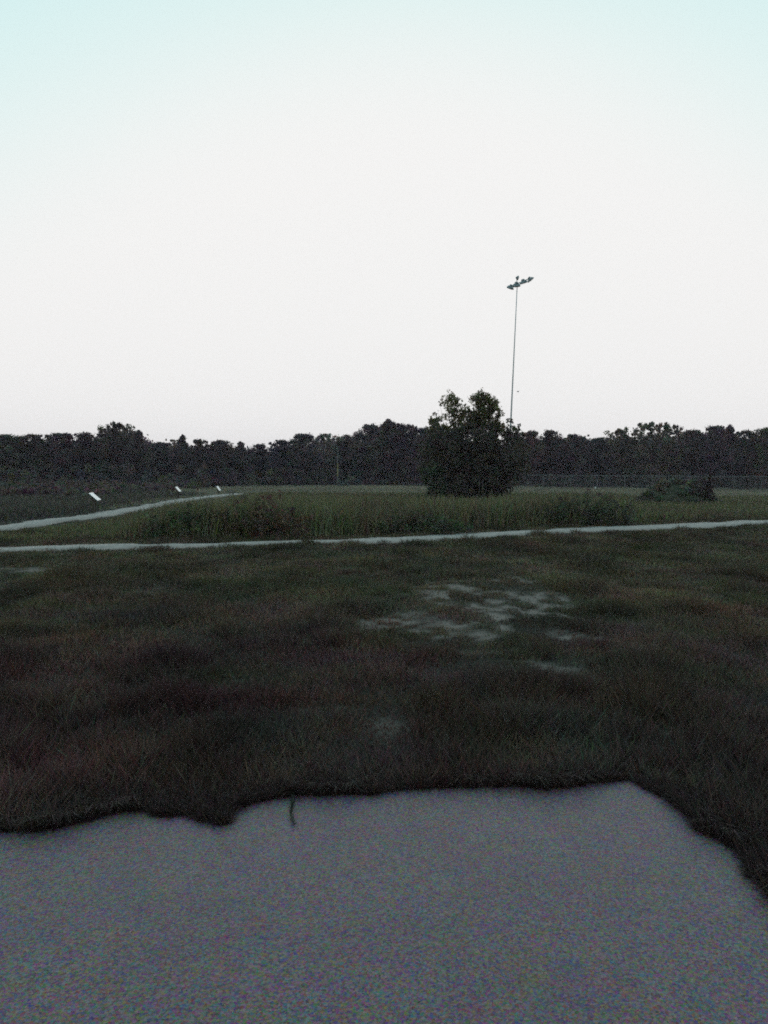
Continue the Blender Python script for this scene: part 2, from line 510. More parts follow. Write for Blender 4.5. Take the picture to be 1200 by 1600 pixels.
warm = np.clip(smooth(13, 5, Yd) * 0.75 + (patch - 0.5) * 0.9, 0, 1)[:, None]
greenc = np.array((0.138, 0.094, 0.058)); brownc = np.array((0.132, 0.060, 0.053)); strawc = np.array((0.14, 0.115, 0.075))
col = greenc * (1 - warm) + brownc * warm
st = (rng.uniform(size=n) < 0.10)[:, None]
col = np.where(st, strawc, col) * hue_jit(rng, n, 0.24)
col *= (1 - .3 * clump)[:, None]
col *= (0.30 + 1.4 * fbm(Xd * 1.1, Yd * 0.55, 97, 4))[:, None]
for ch in range(3): col[:, ch] *= 0.74 + 0.52 * fbm(Xd * 1.6, Yd * 1.6, 90 + ch, 3)
Vb, Fb, Kb = blades(np.stack([Xd, Yd, hz(Xd, Yd) - 0.005], 1), h, wd, rng.uniform(0.45, 1.0, n), col, rng)
lawn = link('lawn_grass', npmesh('lawn_grass', Vb, Fb, Kb), M_grass)
tag(lawn, 'short rough dry lawn grass between the pad and the footpath', 'grass', kind='stuff')

# ragged fringe of longer grass hanging over the pad's edge
rng = np.random.default_rng(12)
E = np.array(fine); seg = rng.integers(0, len(E) - 1, 42000)
t = rng.uniform(size=len(seg))[:, None]
Pp = E[seg] * (1 - t) + E[seg + 1] * t
tng = E[seg + 1] - E[seg]; nor = np.stack([-tng[:, 1], tng[:, 0]], 1); nor /= np.linalg.norm(nor, axis=1, keepdims=True) + 1e-9
off = rng.exponential(0.07, len(seg)) - 0.012
Pp = Pp + nor * off[:, None]
keep = ~in_poly(Pp[:, 0], Pp[:, 1], PAD) | (np.abs(off) < .012)
seg, nor, Pp = seg[keep], nor[keep], Pp[keep]
n = len(seg); hh = rng.uniform(0.03, 0.085, n) * (0.6 + 0.9 * fbm(Pp[:, 0] * 3, Pp[:, 1] * 3, 8))
az = np.arctan2(-nor[:, 1], -nor[:, 0]) + rng.normal(0, 1.0, n)
col = np.array((0.065, 0.036, 0.034)) * hue_jit(rng, n, 0.25)
Vb, Fb, Kb = blades(np.concatenate([Pp, np.full((n, 1), -0.02)], 1), hh + .02, np.full(n, 0.007), rng.uniform(0.2, 0.9, n), col, rng, az, True)
fr = link('grass_fringe', npmesh('grass_fringe', Vb, Fb, Kb), M_grass)
tag(fr, 'dark ragged fringe of grass creeping over the concrete edge', 'grass', kind='stuff')

# a few longer blades straying over the concrete
rng = np.random.default_rng(13)
seg = rng.integers(0, len(E) - 1, 2600); t = rng.uniform(size=len(seg))[:, None]
keepn = vnoise(E[seg][:, 0] * 4, E[seg][:, 1] * 4, 44) > .52; seg = seg[keepn]; t = t[keepn]
Pp = E[seg] * (1 - t) + E[seg + 1] * t; n = len(seg)
Vb, Fb, Kb = blades(np.concatenate([Pp, np.full((n, 1), .0)], 1), rng.uniform(.06, .17, n), np.full(n, .005), rng.uniform(.75, 1.0, n),
                    np.array((0.060, 0.036, 0.030)) * hue_jit(rng, n, .25), rng, -math.pi / 2 + rng.normal(0, .7, n), True)
sb_ = link('stray_blades', npmesh('stray_blades', Vb, Fb, Kb), M_grass)
tag(sb_, 'long stray grass blades lying over the concrete edge', 'grass', kind='stuff')

# single creeping runner lying on the pad
p0 = gnd(455, 1238, .03); p1 = gnd(458, 1288, .03)
rn = thing('grass_runner', (p0[0], p0[1], 0.024), 'thin dark grass runner creeping straight out onto the concrete pad', 'grass runner')
rng = np.random.default_rng(5)
tt = np.linspace(0, 1, 9); pts = [((p1 - p0) * t + np.array((0.008 * math.sin(t * 7), 0, 0.004 + 0.004 * math.sin(t * 9)))) * (1, 1, 1) for t in tt]
pts = [np.array((p[0], p[1], abs(p[2]) + .003)) for p in pts]
s_ = MB().tube(pts, 0.0035, 6).obj('stem', M_bark, rn)
q = rng.uniform(0, 1, 150); Pq = np.stack([np.interp(q, tt, [p[0] for p in pts]), np.interp(q, tt, [p[1] for p in pts]), np.full(150, .003)], 1)
Vb, Fb, Kb = blades(Pq, rng.uniform(.012, .03, 150) * (1.3 - q * .6), np.full(150, .006), rng.uniform(.4, .95, 150), np.array((.04, .035, .025)) * hue_jit(rng, 150, .2), rng)
link('leaf_blades', npmesh('leaf_blades', Vb, Fb, Kb), M_grass, rn)

# ------------------------------------------------------------------ tall meadow growth beyond the footpath
rng = np.random.default_rng(21)
n0 = 330000
Yd = rng.uniform(14, 62, n0) ** 1.0
Yd = 14 + (62 - 14) * rng.uniform(0, 1, n0) ** 1.7
Xd = rng.uniform(-0.62, 0.60, n0) * Yd + rng.normal(0, .4, n0)
my = main_path_y(Xd)
dmain = Yd - my
ok = (dmain > 0.5)
Xd, Yd, dmain = Xd[ok], Yd[ok], dmain[ok]
pd = path_dist(Xd, Yd); ok = pd > 0.15
Xd, Yd, dmain, pd = Xd[ok], Yd[ok], dmain[ok], pd[ok]
leftside = (Xd < np.interp(Yd, P2[:, 1], P2[:, 0]) - 0.3) & (Yd < 75)        # beyond the side path
strip = smooth(1.7, 2.5, dmain + 0.5 * (fbm(Xd * 0.7, Yd * 0 + 3, 55) - 0.5)) * smooth(0.5, 1.6, pd)
px = 600 + FPX * Xd / Yd
tall = smooth(150, 300, px) * (1 - smooth(960, 1040, px))
big = fbm(Xd * 0.35, Yd * 0.3, 61, 3)
back = 1 - 0.55 * smooth(25, 46, Yd)
hm = (0.16 + tall * (0.36 + 0.62 * big)) * back
hm = hm * (1 - 0.75 * smooth(23, 33, Yd) * (1 - smooth(330, 430, px)))
hm = np.where(leftside, 0.22 + 0.30 * big, hm)
hm = np.where(px > 1000, 0.2 + 0.22 * big, hm)
hm = 0.06 + (hm - 0.06) * strip
ok = rng.uniform(size=len(Xd)) < (0.45 + 0.55 * strip)
leftside = leftside[ok]
Xd, Yd, hm, strip, big, px, pd = Xd[ok], Yd[ok], hm[ok], strip[ok], big[ok], px[ok], pd[ok]; n = len(Xd)
h = hm * rng.uniform(0.45, 1.25, n)
wd = np.clip(0.010 + 0.0006 * Yd, 0, .05) * rng.uniform(.6, 1.5, n)
p2 = fbm(Xd * 0.5, Yd * 0.35, 71, 3)
warm = smooth(0.45, 0.68, p2)[:, None] * 0.8
col = np.array((0.155, 0.130, 0.066)) * (1 - warm) + np.array((0.150, 0.102, 0.064)) * warm
col = np.where(leftside[:, None], (0.100, 0.078, 0.064), col)
col = np.where((rng.uniform(size=n) < 0.07)[:, None], (0.16, 0.14, 0.085), col)
col = col * hue_jit(rng, n, 0.25)
Vb, Fb, Kb = blades(np.stack([Xd, Yd, hz(Xd, Yd) - 0.01], 1), h, wd, rng.uniform(0.05, 0.6, n), col, rng, None, True)
me_ = link('meadow_grass', npmesh('meadow_grass', Vb, Fb, Kb), M_grass)
tag(me_, 'tall unmown meadow grass and weeds beyond the footpath', 'grass', kind='stuff')

# ------------------------------------------------------------------ smooth field further off
rng = np.random.default_rng(22)
n0 = 150000
Yd = 34 + (125 - 34) * rng.uniform(0, 1, n0) ** 0.9
Xd = rng.uniform(-0.60, 0.60, n0) * Yd
ok = path_dist(Xd, Yd) > 0.3; Xd, Yd = Xd[ok], Yd[ok]; n = len(Xd)
col = np.array((0.235, 0.188, 0.132)) * (0.75 + 0.5 * fbm(Xd * .15, Yd * .15, 81)[:, None]) * hue_jit(rng, n, 0.16)
Vb, Fb, Kb = blades(np.stack([Xd, Yd, hz(Xd, Yd) - 0.01], 1), rng.uniform(.06, .22, n), .03 + .0012 * Yd, rng.uniform(.2, .9, n), col, rng)
fg = link('field_grass', npmesh('field_grass', Vb, Fb, Kb), M_grass)
tag(fg, 'paler short grass of the open field before the wood', 'grass', kind='stuff')


# ------------------------------------------------------------------ taller weed clumps standing in the meadow
def weed_clump(pxs, ytop, ybase, base_col, label, seed, dens=1.0, leaf=0.075):
    rng = np.random.default_rng(seed); x0, x1 = pxs
    b0 = gnd((x0 + x1) / 2, ybase); Yc = float(main_path_y(b0[0])) + 2.3
    c = at((x0 + x1) / 2, ybase, Yc); sc_ = Yc / FPX
    W = (x1 - x0) * sc_; H = at((x0 + x1) / 2, ytop, Yc)[2]
    zc = float(hz(c[0], Yc))
    t = thing('weed_clump', (c[0], Yc, zc), label, 'weeds', 'tall weed clumps along the footpath')
    ns = int(30 * dens); mb = MB(); cen = []; rr = []
    for i in range(ns):
        ux = rng.uniform(-1, 1); uy = rng.uniform(-1, 1)
        px_, py_ = ux * W / 2 * 1.12, uy * 0.75
        hh = H * (1 - 0.55 * abs(ux) ** 2.2) * rng.uniform(.45, .98)
        tip = np.array((px_ + rng.normal(0, .12), py_ + rng.normal(0, .1), hh)); bse = np.array((px_, py_, 0.))
        mid = (bse + tip) / 2 + rng.normal(0, .03, 3)
        mb.tube([bse, mid, tip], [.007, .005, .002], 4, False)
        for s in np.linspace(.25, 1, 6):
            p = bse + (tip - bse) * s
            cen.append(p + rng.normal(0, .05, 3)); rr.append(.10 * (1.25 - .6 * s) + .03)
    mb.obj('stems', M_bark, t)['kind'] = 'stuff'
    link('foliage', npmesh('weed_foliage', *leaves(cen, rr, 22, leaf, base_col, rng)), M_leaf, t)
    return t


weed_clump((335, 475), 774, 839, (0.150, 0.090, 0.062), 'reddish brown bushy weed clump left of centre behind the footpath', 101, 1.2)
weed_clump((850, 990), 766, 831, (0.105, 0.096, 0.060), 'broad dark weed clump behind the footpath right of the leafy thicket', 102, 1.3)
weed_clump((545, 720), 796, 838, (0.105, 0.100, 0.060), 'low wide green weed clump behind the footpath in front of the thicket', 103, 1.2)
weed_clump((235, 305), 789, 834, (0.115, 0.105, 0.058), 'small yellowish weed clump between side path and main footpath', 104, .6)


# ------------------------------------------------------------------ trees
def limb_mesh(name, rng, H, r, tips, n=7):
    """tapered trunk with limbs reaching tips"""
    mb = MB(); pts = [np.array((0, 0, -.1))]
    for i in range(1, 7):
        z = H * i / 6; pts.append(np.array((rng.normal(0, .02 * H) * (i > 1), rng.normal(0, .02 * H) * (i > 1), z)))
    mb.tube(pts, [r * (1 - .13 * i) for i in range(7)], n)
    for tp in tips:
        s = min(max(tp[2] * rng.uniform(.4, .75), .1 * H), H * .95); k = min(int(s / H * 6), 5); f = s / H * 6 - k
        a = pts[k] * (1 - f) + pts[k + 1] * f
        m_ = (a + np.array(tp)) / 2 + np.array((0, 0, -.06 * H * rng.uniform(-.3, 1)))
        mb.tube([a, m_, np.array(tp)], [r * .38, r * .22, r * .06], 5, False)
    return mb.mesh(name, True)


def proto(kind, seed):
    """a woodland-edge tree, 10 m high and 4 m wide: crown and trunk meshes"""
    rng = np.random.default_rng(seed); cen = []; rr = []
    nb = {'round': 170, 'spiky': 150, 'airy': 120, 'oval': 160}[kind]
    for i in range(nb):
        u = rng.uniform(0.03, 1) ** 0.9; z = 10 * u
        if kind == 'round': w_ = 2.1 * math.sqrt(max(1 - max(0, (u - .55) / .47) ** 2, 0.02)) * (0.75 + 0.25 * min(u / .3, 1))
        elif kind == 'spiky': w_ = 2.0 * (1 - max(0, (u - .45) / .58)) ** .7
        elif kind == 'airy': w_ = 2.1 * (0.85 if u < .55 else (0.75 + .3 * math.sin(u * 9)))
        else: w_ = 1.9 * math.sqrt(max(1 - ((u - .5) / .53) ** 2, .05))
        if kind == 'airy' and u > .68 and rng.uniform() < .4: continue
        w_ *= 1.55
        a = rng.uniform(0, 6.28); q = w_ * rng.uniform(0, 1) ** .5
        cen.append((q * math.cos(a), q * math.sin(a), min(z, 9.65)))
        r = rng.uniform(.55, 1.0)
        if u > .75: r *= {'round': .75, 'spiky': .5, 'airy': .55, 'oval': .65}[kind]
        rr.append(r)
    for i in range({'round': 16, 'spiky': 34, 'airy': 30, 'oval': 20}[kind]):      # small tufts breaking the outline
        a = rng.uniform(0, 6.28); q = rng.uniform(.2, 1.7); u = rng.uniform(.72, 1.0)
        q *= 1.5
        if kind == 'round': q *= .9 * math.sqrt(max(1 - ((u - .55) / .47) ** 2, 0.02))
        if kind == 'spiky': q *= (1.02 - u) * 2.6
        cen.append((q * math.cos(a), q * math.sin(a), 10 * u)); rr.append(rng.uniform(.22, .4))
    V_, F_, K_ = leaves(cen, rr, 75, 0.30, (0.118, 0.086, 0.076), rng, .25, .2)
    crown = npmesh('crown', V_, F_, K_); crown.materials.append(M_leaf)
    tips = [cen[i] for i in rng.integers(0, len(cen), 16)]
    trunk = limb_mesh('trunk', rng, 9.2, .17, tips); trunk.materials.append(M_bark)
    return crown, trunk


PROTO = {k: [proto(k, 300 + 17 * i + j) for j in range(3)] for i, k in enumerate(('round', 'spiky', 'airy', 'oval'))}
wood_rng = np.random.default_rng(77)
TOPS = []


def tree(px, top, wpx, kind, var, d, label, tint=(1, 1, 1)):
    x, _, zt = at(px, top, d)
    zg = float(hz(x, d)) - .05
    H = zt - zg; W = wpx * d / FPX
    t = thing('tree', (x, d, zg), label, 'tree', 'trees along the edge of the wood', wood_rng.uniform(0, 6.28))
    t.scale = (W / 6.2, W / 6.2, H / 10.0)
    cr, tr = PROTO[kind][var]
    c = link('crown', cr, None, t); c.color = (*tint, 1)
    link('trunk', tr, None, t)
    return t


T = [
    (8, 679, 62, 'round', 0, 98, 'dark tree cut off by the left edge of the picture'),
    (52, 679, 56, 'oval', 0, 100, 'bushy dark tree second in from the left picture edge'),
    (96, 678, 54, 'round', 1, 101, 'even topped dark tree left of the tall tufted tree'),
    (136, 676, 44, 'oval', 1, 103, 'dark tree rising behind the largest white tilted sign'),
    (180, 660, 54, 'airy', 0, 100, 'tall tree with loose tufted top, highest of the wood at left'),
    (217, 674, 36, 'spiky', 0, 104, 'narrow pointed tree on the right flank of the tall tufted left tree'),
    (252, 692, 46, 'round', 2, 112, 'low dark tree in the dip right of the tall tufted left tree'),
    (285, 681, 30, 'spiky', 1, 112, 'pointed tree straight above the middle white tilted sign'),
    (311, 687, 36, 'oval', 2, 114, 'dark tree between the two farther white tilted signs'),
    (346, 688, 42, 'round', 0, 114, 'dark rounded tree straight above the farthest white tilted sign'),
    (376, 691, 34, 'spiky', 2, 116, 'dark tree just right of the farthest white tilted sign'),
    (406, 695, 40, 'round', 1, 122, 'lowest topped tree in the dip of the wood left of centre'),
    (441, 688, 46, 'oval', 0, 116, 'dark tree on the left shoulder of the rounded mid wood tree'),
    (475, 679, 50, 'round', 2, 114, 'rounded full tree just left of the paler tree by the thin post'),
    (513, 678, 40, 'airy', 1, 118, 'paler thin topped tree just left of the thin yellow marked post'),
    (543, 680, 38, 'round', 0, 122, 'dark tree just right of the thin yellow marked post'),
    (580, 665, 60, 'round', 1, 116, 'left half of the broad dome of trees in the centre'),
    (607, 657, 62, 'spiky', 0, 114, 'highest tree of the broad central dome with twiggy top'),
    (634, 662, 52, 'oval', 1, 115, 'right half of the broad dome of trees in the centre'),
    (660, 670, 42, 'round', 2, 118, 'dark tree between the central dome and the leafy thicket'),
    (829, 674, 42, 'oval', 2, 116, 'dark tree just right of the tall floodlight mast'),
    (860, 674, 44, 'round', 1, 118, 'small domed dark tree second from the mast along the fence'),
    (905, 678, 46, 'airy', 2, 118, 'loose topped tree midway between mast and the airy right trees'),
    (937, 684, 42, 'round', 0, 120, 'low round tree in the dip left of the airy right trees'),
    (974, 669, 52, 'airy', 0, 116, 'airy tree with sky gaps left of the tallest right hand tree'),
    (1022, 660, 56, 'airy', 1, 112, 'tallest airy tree on the right above the overgrown mound'),
    (1047, 663, 34, 'airy', 2, 114, 'thin airy tree on the right shoulder of the tallest right hand tree'),
    (1082, 673, 44, 'round', 2, 116, 'dark tree above the slim reddish bush at the mound'),
    (1120, 667, 46, 'round', 1, 112, 'dense rounded tree right of the slim reddish bush'),
    (1141, 666, 36, 'spiky', 1, 113, 'pointed tree beside the dense rounded tree on the right'),
    (1166, 673, 40, 'oval', 0, 114, 'dark tree second in from the right picture edge'),
    (1196, 669, 50, 'round', 0, 112, 'dark tree cut off by the right edge of the picture'),
]
for (px_, top, wpx, kind, var, d, lab) in T:
    tint = 1 + wood_rng.normal(0, .10) + wood_rng.normal(0, .06, 3)
    if px_ in (974, 1022, 1047, 1196): tint = np.array((1.28, 1.3, 1.05))
    if px_ == 513: tint = np.array((1.9, 2.0, 1.9))
    tree(px_, top, wpx * 1.12, kind, var, d, lab, tuple(np.clip(tint, .6, 2.2)))

# the deeper wood behind them, one dark mass
rng = np.random.default_rng(31)
prof = np.array([(x, y) for (x, y, *_r) in T]); prof = prof[prof[:, 0].argsort()]
prof = np.concatenate([[(-400, 682)], prof, [(690, 676), (740, 676), (790, 676), (990, 684), (1035, 684)], [(1600, 672)]]); prof = prof[prof[:, 0].argsort()]
cen = []; rr = []
for i in range(6600):
    px_ = rng.uniform(-380, 1580); d = rng.uniform(122, 150) if px_ > 240 else rng.uniform(108, 140)
    yt = np.interp(px_, prof[:, 0], prof[:, 1]) + 9 + 12 * fbm(px_ * .03, 0., 7)
    H = at(px_, yt, d)[2]; z = H * rng.uniform(.02, 1) ** .8
    if i % 3 == 0: d += 22; z = H * .75 * rng.uniform(.02, 1)
    cen.append((at(px_, 740, d)[0], d, z)); rr.append(rng.uniform(.9, 1.6))
Vv, Fv, Kv = leaves(cen, rr, 44, .58, (0.112, 0.082, 0.076), rng, .2, .2)
fw = link('far_wood', npmesh('far_wood', Vv, Fv, Kv), M_leaf)
tag(fw, 'dark mass of woodland behind the front row of trees', 'wood', kind='stuff')
# undergrowth along the foot of the wood
cen = []; rr = []
for i in range(1500):
    px_ = rng.uniform(-300, 1500); d0 = np.interp(px_, [-300, 240, 420, 800, 1500], [84, 90, 106, 108, 102]); d = d0 + rng.uniform(0, 12)
    cen.append((at(px_, 740, d)[0], d, rng.uniform(0, 1) ** 1.3 * rng.uniform(.5, 2.6))); rr.append(rng.uniform(.35, .7))
for i in range(900):                                   # scrub spilling out of the wood towards the side path
    d = rng.uniform(46, 92); xr = np.interp(d, P2[:, 1], P2[:, 0]) - 1.0 if d < 70 else -13.0
    x = rng.uniform(-0.62 * d, xr - 1.6 - .05 * d)
    cen.append((x, d, rng.uniform(.05, .35) + .3 * smooth(60, 92, d) * rng.uniform(0, 1))); rr.append(rng.uniform(.22, .5))
cen = np.array(cen); cen[:, 2] += hz(cen[:, 0], cen[:, 1])
Vv, Fv, Kv = leaves(cen, rr, 40, .32, (0.110, 0.078, 0.066), rng, .22, .22)
ug = link('undergrowth', npmesh('undergrowth', Vv, Fv, Kv), M_leaf)
tag(ug, 'dark scrubby undergrowth along the foot of the wood', 'undergrowth', kind='stuff')

# ------------------------------------------------------------------ the leafy thicket in the middle
YT = 46.0


def px_tree(name, base_px, blobs, per, leaf, colr, label, cat, seed, r=.16, jit_y=.8, group=None, Yc=YT, trunkr=.06, nt_=12):
    """a tree or bush whose clumps (px, py, radius in m) are set out at their real distance"""
    rng = np.random.default_rng(seed)
    bx = at(base_px, 760, Yc)[0]; bz = float(hz(bx, Yc)) - .03
    t = thing(name, (bx, Yc, bz), label, cat, group)
    cen = []; rr = []
    for (x, y, rad) in blobs:
        p = at(x, y, Yc); cen.append((p[0] - bx, rng.normal(0, jit_y), p[2] - bz)); rr.append(rad)
    # break every clump into smaller sprays of leaves
    cs = np.repeat(np.array(cen), 5, 0); rs = np.repeat(np.array(rr), 5)
    dv = rng.normal(size=cs.shape); dv /= np.linalg.norm(dv, axis=1, keepdims=True)
    cs = cs + dv * (rs * rng.uniform(.2, 1.15, len(rs)))[:, None] * (1, 1, 1.15); rs = rs * rng.uniform(.25, .7, len(rs))
    V_, F_, K_ = leaves(cs, rs, max(per // 5, 4), leaf, colr, rng, .24, .14, 1.0, .6)
    link('crown', npmesh('crown', V_, F_, K_), M_leaf, t)
    H = max(c[2] for c in cen)
    idx = rng.permutation(len(cen))[:nt_]
    link('trunk', limb_mesh('trunk', rng, H * .93, trunkr, [cen[i] for i in idx], 6), M_bark, t)
    return t


def body(poly_rows, n, rng, rad=(.26, .42)):
    out = []
    ys_ = [r[0] for r in poly_rows]; wmax = max(r[2] - r[1] for r in poly_rows)
    for i in range(n):
        y = rng.uniform(ys_[0], ys_[-1]); a = np.interp(y, ys_, [r[1] for r in poly_rows]); b = np.interp(y, ys_, [r[2] for r in poly_rows])
        if rng.uniform() > (b - a) / wmax + .1: y = rng.uniform(ys_[0], ys_[-1]); a = np.interp(y, ys_, [r[1] for r in poly_rows]); b = np.interp(y, ys_, [r[2] for r in poly_rows])
        e_ = min(5, (b - a) * .1); out.append((rng.uniform(a + e_, b - e_), y, rng.uniform(*rad)))
    return out


rg = np.random.default_rng(50)
low = body([(672, 664, 810), (690, 658, 818), (705, 656, 822), (730, 656, 824), (750, 660, 815), (765, 670, 800), (776, 682, 768), (788, 692, 738)], 580, rg, (.24, .46))
px_tree('willow_thicket', 725, low, 100, .12, (0.105, 0.080, 0.062), 'dense dark willow thicket standing alone in the meadow', 'thicket', 51, jit_y=1.3, trunkr=.07, nt_=22)
leftc = body([(617, 698, 710), (623, 688, 719), (632, 681, 724), (645, 676, 728), (660, 670, 730), (672, 667, 731)], 84, rg, (.12, .24))
leftc += body([(655, 668, 684), (675, 662, 690)], 14, rg, (.14, .24))
leftc += body([(672, 671, 728), (690, 672, 725), (720, 680, 722)], 30, rg, (.2, .35))
px_tree('willow_tree', 706, leftc, 64, .10, (0.165, 0.135, 0.058), 'thin airy willow top on the left above the thicket, sky showing through', 'tree', 52, jit_y=.35)  # lighter olive leaf colour has the glow of the backlit leaves put in
rightc = body([(617, 747, 764), (623, 739, 772), (632, 733, 778), (645, 730, 782), (658, 728, 788), (672, 726, 790)], 135, rg, (.15, .30))
rightc += body([(638, 722, 738), (650, 716, 742), (675, 712, 745)], 34, rg, (.14, .28))
rightc += body([(672, 733, 780), (700, 735, 780), (730, 740, 775)], 40, rg, (.2, .38))
px_tree('willow_tree', 752, rightc, 120, .10, (0.150, 0.124, 0.058), 'fuller darker willow top on the right above the thicket', 'tree', 53, jit_y=.4)  # backlight is put into this olive leaf colour as well
sap = [(791, 658, .16), (787, 665, .18), (795, 667, .18), (800, 657, .12), (802, 670, .16), (781, 663, .14), (785, 675, .25), (797, 680, .28), (811, 664, .13), (809, 670, .14),
       (806, 680, .2), (792, 695, .35), (803, 700, .35), (797, 715, .4)]
px_tree('willow_sapling', 797, sap, 80, .10, (0.095, 0.088, 0.052), 'small sparse willow sapling right of the thicket in front of the mast foot', 'sapling', 54, jit_y=.3, trunkr=.04)
gb_ = body([(728, 668, 690), (740, 658, 700), (760, 658, 704), (775, 664, 700), (790, 676, 700)], 50, rg, (.2, .32))
px_tree('green_bush', 680, gb_, 100, .11, (0.085, 0.098, 0.062), 'greener low bush at the left foot of the thicket', 'bush', 55, jit_y=.4, Yc=44.0, trunkr=.03)

# ------------------------------------------------------------------ overgrown mound and slim bush before the fence
Ym = 46.0
c = at(1058, 770, Ym); zc = float(hz(c[0], Ym))
mt = thing('overgrown_mound', (c[0], Ym, zc), 'low wide mound overgrown with weeds in front of the fence', 'mound')
mb = MB(); prof_ = []
Htop = at(1058, 754, Ym)[2]
Rm = 62 * Ym / FPX
for k_ in range(9):
    t_ = k_ / 8; prof_.append((Rm * (1 - t_) + .01, Htop * (1 - (1 - t_) ** 2.6) - .08 * (1 - t_)))
mb.lathe(prof_, 26, np.diag((1, .75, 1)))
mb.obj('soil_heap', noisy_mat('mound_soil', (.04, .035, .025), (.07, .065, .04), 3, .9, .1, .4), mt, True)
rng = np.random.default_rng(61)
cen = []; rr = []
for i in range(130):
    a = rng.uniform(0, 6.28); q = rng.uniform(0, 1) ** .5
    z = Htop * (1 - q ** 2.6) + rng.uniform(-.05, .22)
    cen.append((Rm * q * math.cos(a), Rm * .75 * q * math.sin(a), z)); rr.append(rng.uniform(.16, .3))
link('weeds', npmesh('weeds', *leaves(cen, rr, 55, .13, (0.145, 0.128, 0.090), rng)), M_leaf, mt)
sb = [(1106 + rg.normal(0, 6), y, .22) for y in np.linspace(748, 780, 26)]
px_tree('slim_bush', 1106, sb, 60, .11, (0.105, 0.066, 0.066), 'slim dark reddish bush at the right end of the overgrown mound', 'bush', 62, jit_y=.25, Yc=45.0, trunkr=.03)
pb = [(535 + rg.normal(0, 4), y, .35) for y in np.linspace(753, 760, 8)]
px_tree('pale_bush', 535, pb, 50, .22, (0.13, 0.15, 0.13), 'tiny pale bush at the foot of the thin yellow marked post', 'bush', 63, jit_y=.3, Yc=104.0, trunkr=.03)

# ------------------------------------------------------------------ chain link fence in front of the right hand wood
YF = 84.0
xa, xb = at(806, 740, YF)[0], at(1275, 744, YF)[0]
ft = thing('chain_link_fence', (xa, YF, 0), 'long grey chain link fence with thin top rail before the right hand wood', 'fence')
HF = 1.62; span = xb - xa; npost = 11
postm = None
zf = lambda x: float(hz(xa + x, YF))
for k_ in range(npost + 1):
    x = span * k_ / npost
    if postm is None: postm = MB().tube([(0, 0, -.3), (0, 0, HF + .02)], .035, 8).lathe([(.036, HF + .02), (.045, HF + .035), (.03, HF + .08), (.002, HF + .10)], 8).mesh('post')
    p = link('post', postm, M_rail, ft, (x, 0, 0))
MB().tube([(0, 0, HF), (span / 2, 0, HF), (span, 0, HF)], .026, 8).obj('top_rail', M_rail, ft)
MB().tube([(0, -.04, .08), (span, -.04, .06)], .006, 5).obj('tension_wire', M_rail, ft)
# the woven wire: real diagonal strands
st = .075; nn = int((span + HF) / st)
vv = []; ff = []
for sgn in (1, -1):
    for k_ in range(nn):
        s0 = -HF + k_ * st
        x0, x1 = s0, s0 + HF
        z0, z1 = .06, HF
        if x0 < 0: z0 += -x0 * (HF - .06) / HF; x0 = 0
        if x1 > span: z1 -= (x1 - span) * (HF - .06) / HF; x1 = span
        if x1 <= x0: continue
        if sgn < 0: x0, x1 = span - x0, span - x1
        b0 = len(vv); r_ = .0022
        for (x, z) in ((x0, z0), (x1, z1)):
            vv += [(x - r_, -.04, z + r_), (x + r_, -.04, z - r_), (x, -.04 + 2 * r_, z)]
        ff += [(b0, b0 + 1, b0 + 4, b0 + 3), (b0 + 1, b0 + 2, b0 + 5, b0 + 4), (b0 + 2, b0, b0 + 3, b0 + 5)]
fm = bpy.data.meshes.new('chain_link_mesh'); fm.from_pydata(vv, [], ff)
fo = link('chain_link_mesh', fm, M_wire, ft); fo['kind'] = 'stuff'

# small white stake marker at the foot of the fence
p = gnd(930, 768); Yk = 78.0
p = at(930, 766, Yk); zk = float(hz(p[0], Yk))
mk = thing('marker_stake', (p[0], Yk, zk), 'tiny white marker on a thin stake at the foot of the fence', 'marker')
zt = at(930, 762, Yk)[2] - zk
MB().tube([(0, 0, -.1), (0, 0, zt + .1)], .012, 6).obj('stake', M_wood, mk)
MB().box((0, -.02, zt), (.11, .012, .15)).obj('plate', M_white, mk)

# ------------------------------------------------------------------ floodlight mast
YL = 80.0
base = at(793.2, 760, YL); zb = float(hz(base[0], YL))
top = at(808.3, 443, YL)
O = np.array((base[0], YL, zb)); top = top - O
ms = thing('floodlight_mast', tuple(O), 'very tall slightly leaning floodlight mast behind the thicket', 'floodlight')
MB().tube([np.array((0, 0, -.3)), top * .25, top * .5, top * .75, top], [.11, .088, .066, .048, .036], 12).obj('pole', M_steel, ms, True)
MB().lathe([(.30, -.05), (.30, .06), (.20, .10), (.17, .10)], 16).obj('base_plate', M_steel, ms)
zt = top[2] + O[2]
lamps_px = [(797.3, 447.2), (807.2, 443.6), (818.3, 439.2), (828.3, 434.8)]
pts = []
for (x, y) in lamps_px:
    d = ray(x, y); t_ = (zt - EYE) / d[2]; pts.append(np.array((0, 0, EYE)) + d * t_ - O)
A0, A1 = pts[0], pts[-1]
ua = (A1 - A0) / np.linalg.norm(A1 - A0)
# straight horizontal arm through the pole head
A0 = top + ua * np.dot(A0 - top, ua); A1 = top + ua * np.dot(A1 - top, ua)
MB().tube([A0 - ua * .15, A1 + ua * .1], .05, 8).obj('crossarm', M_steel, ms)


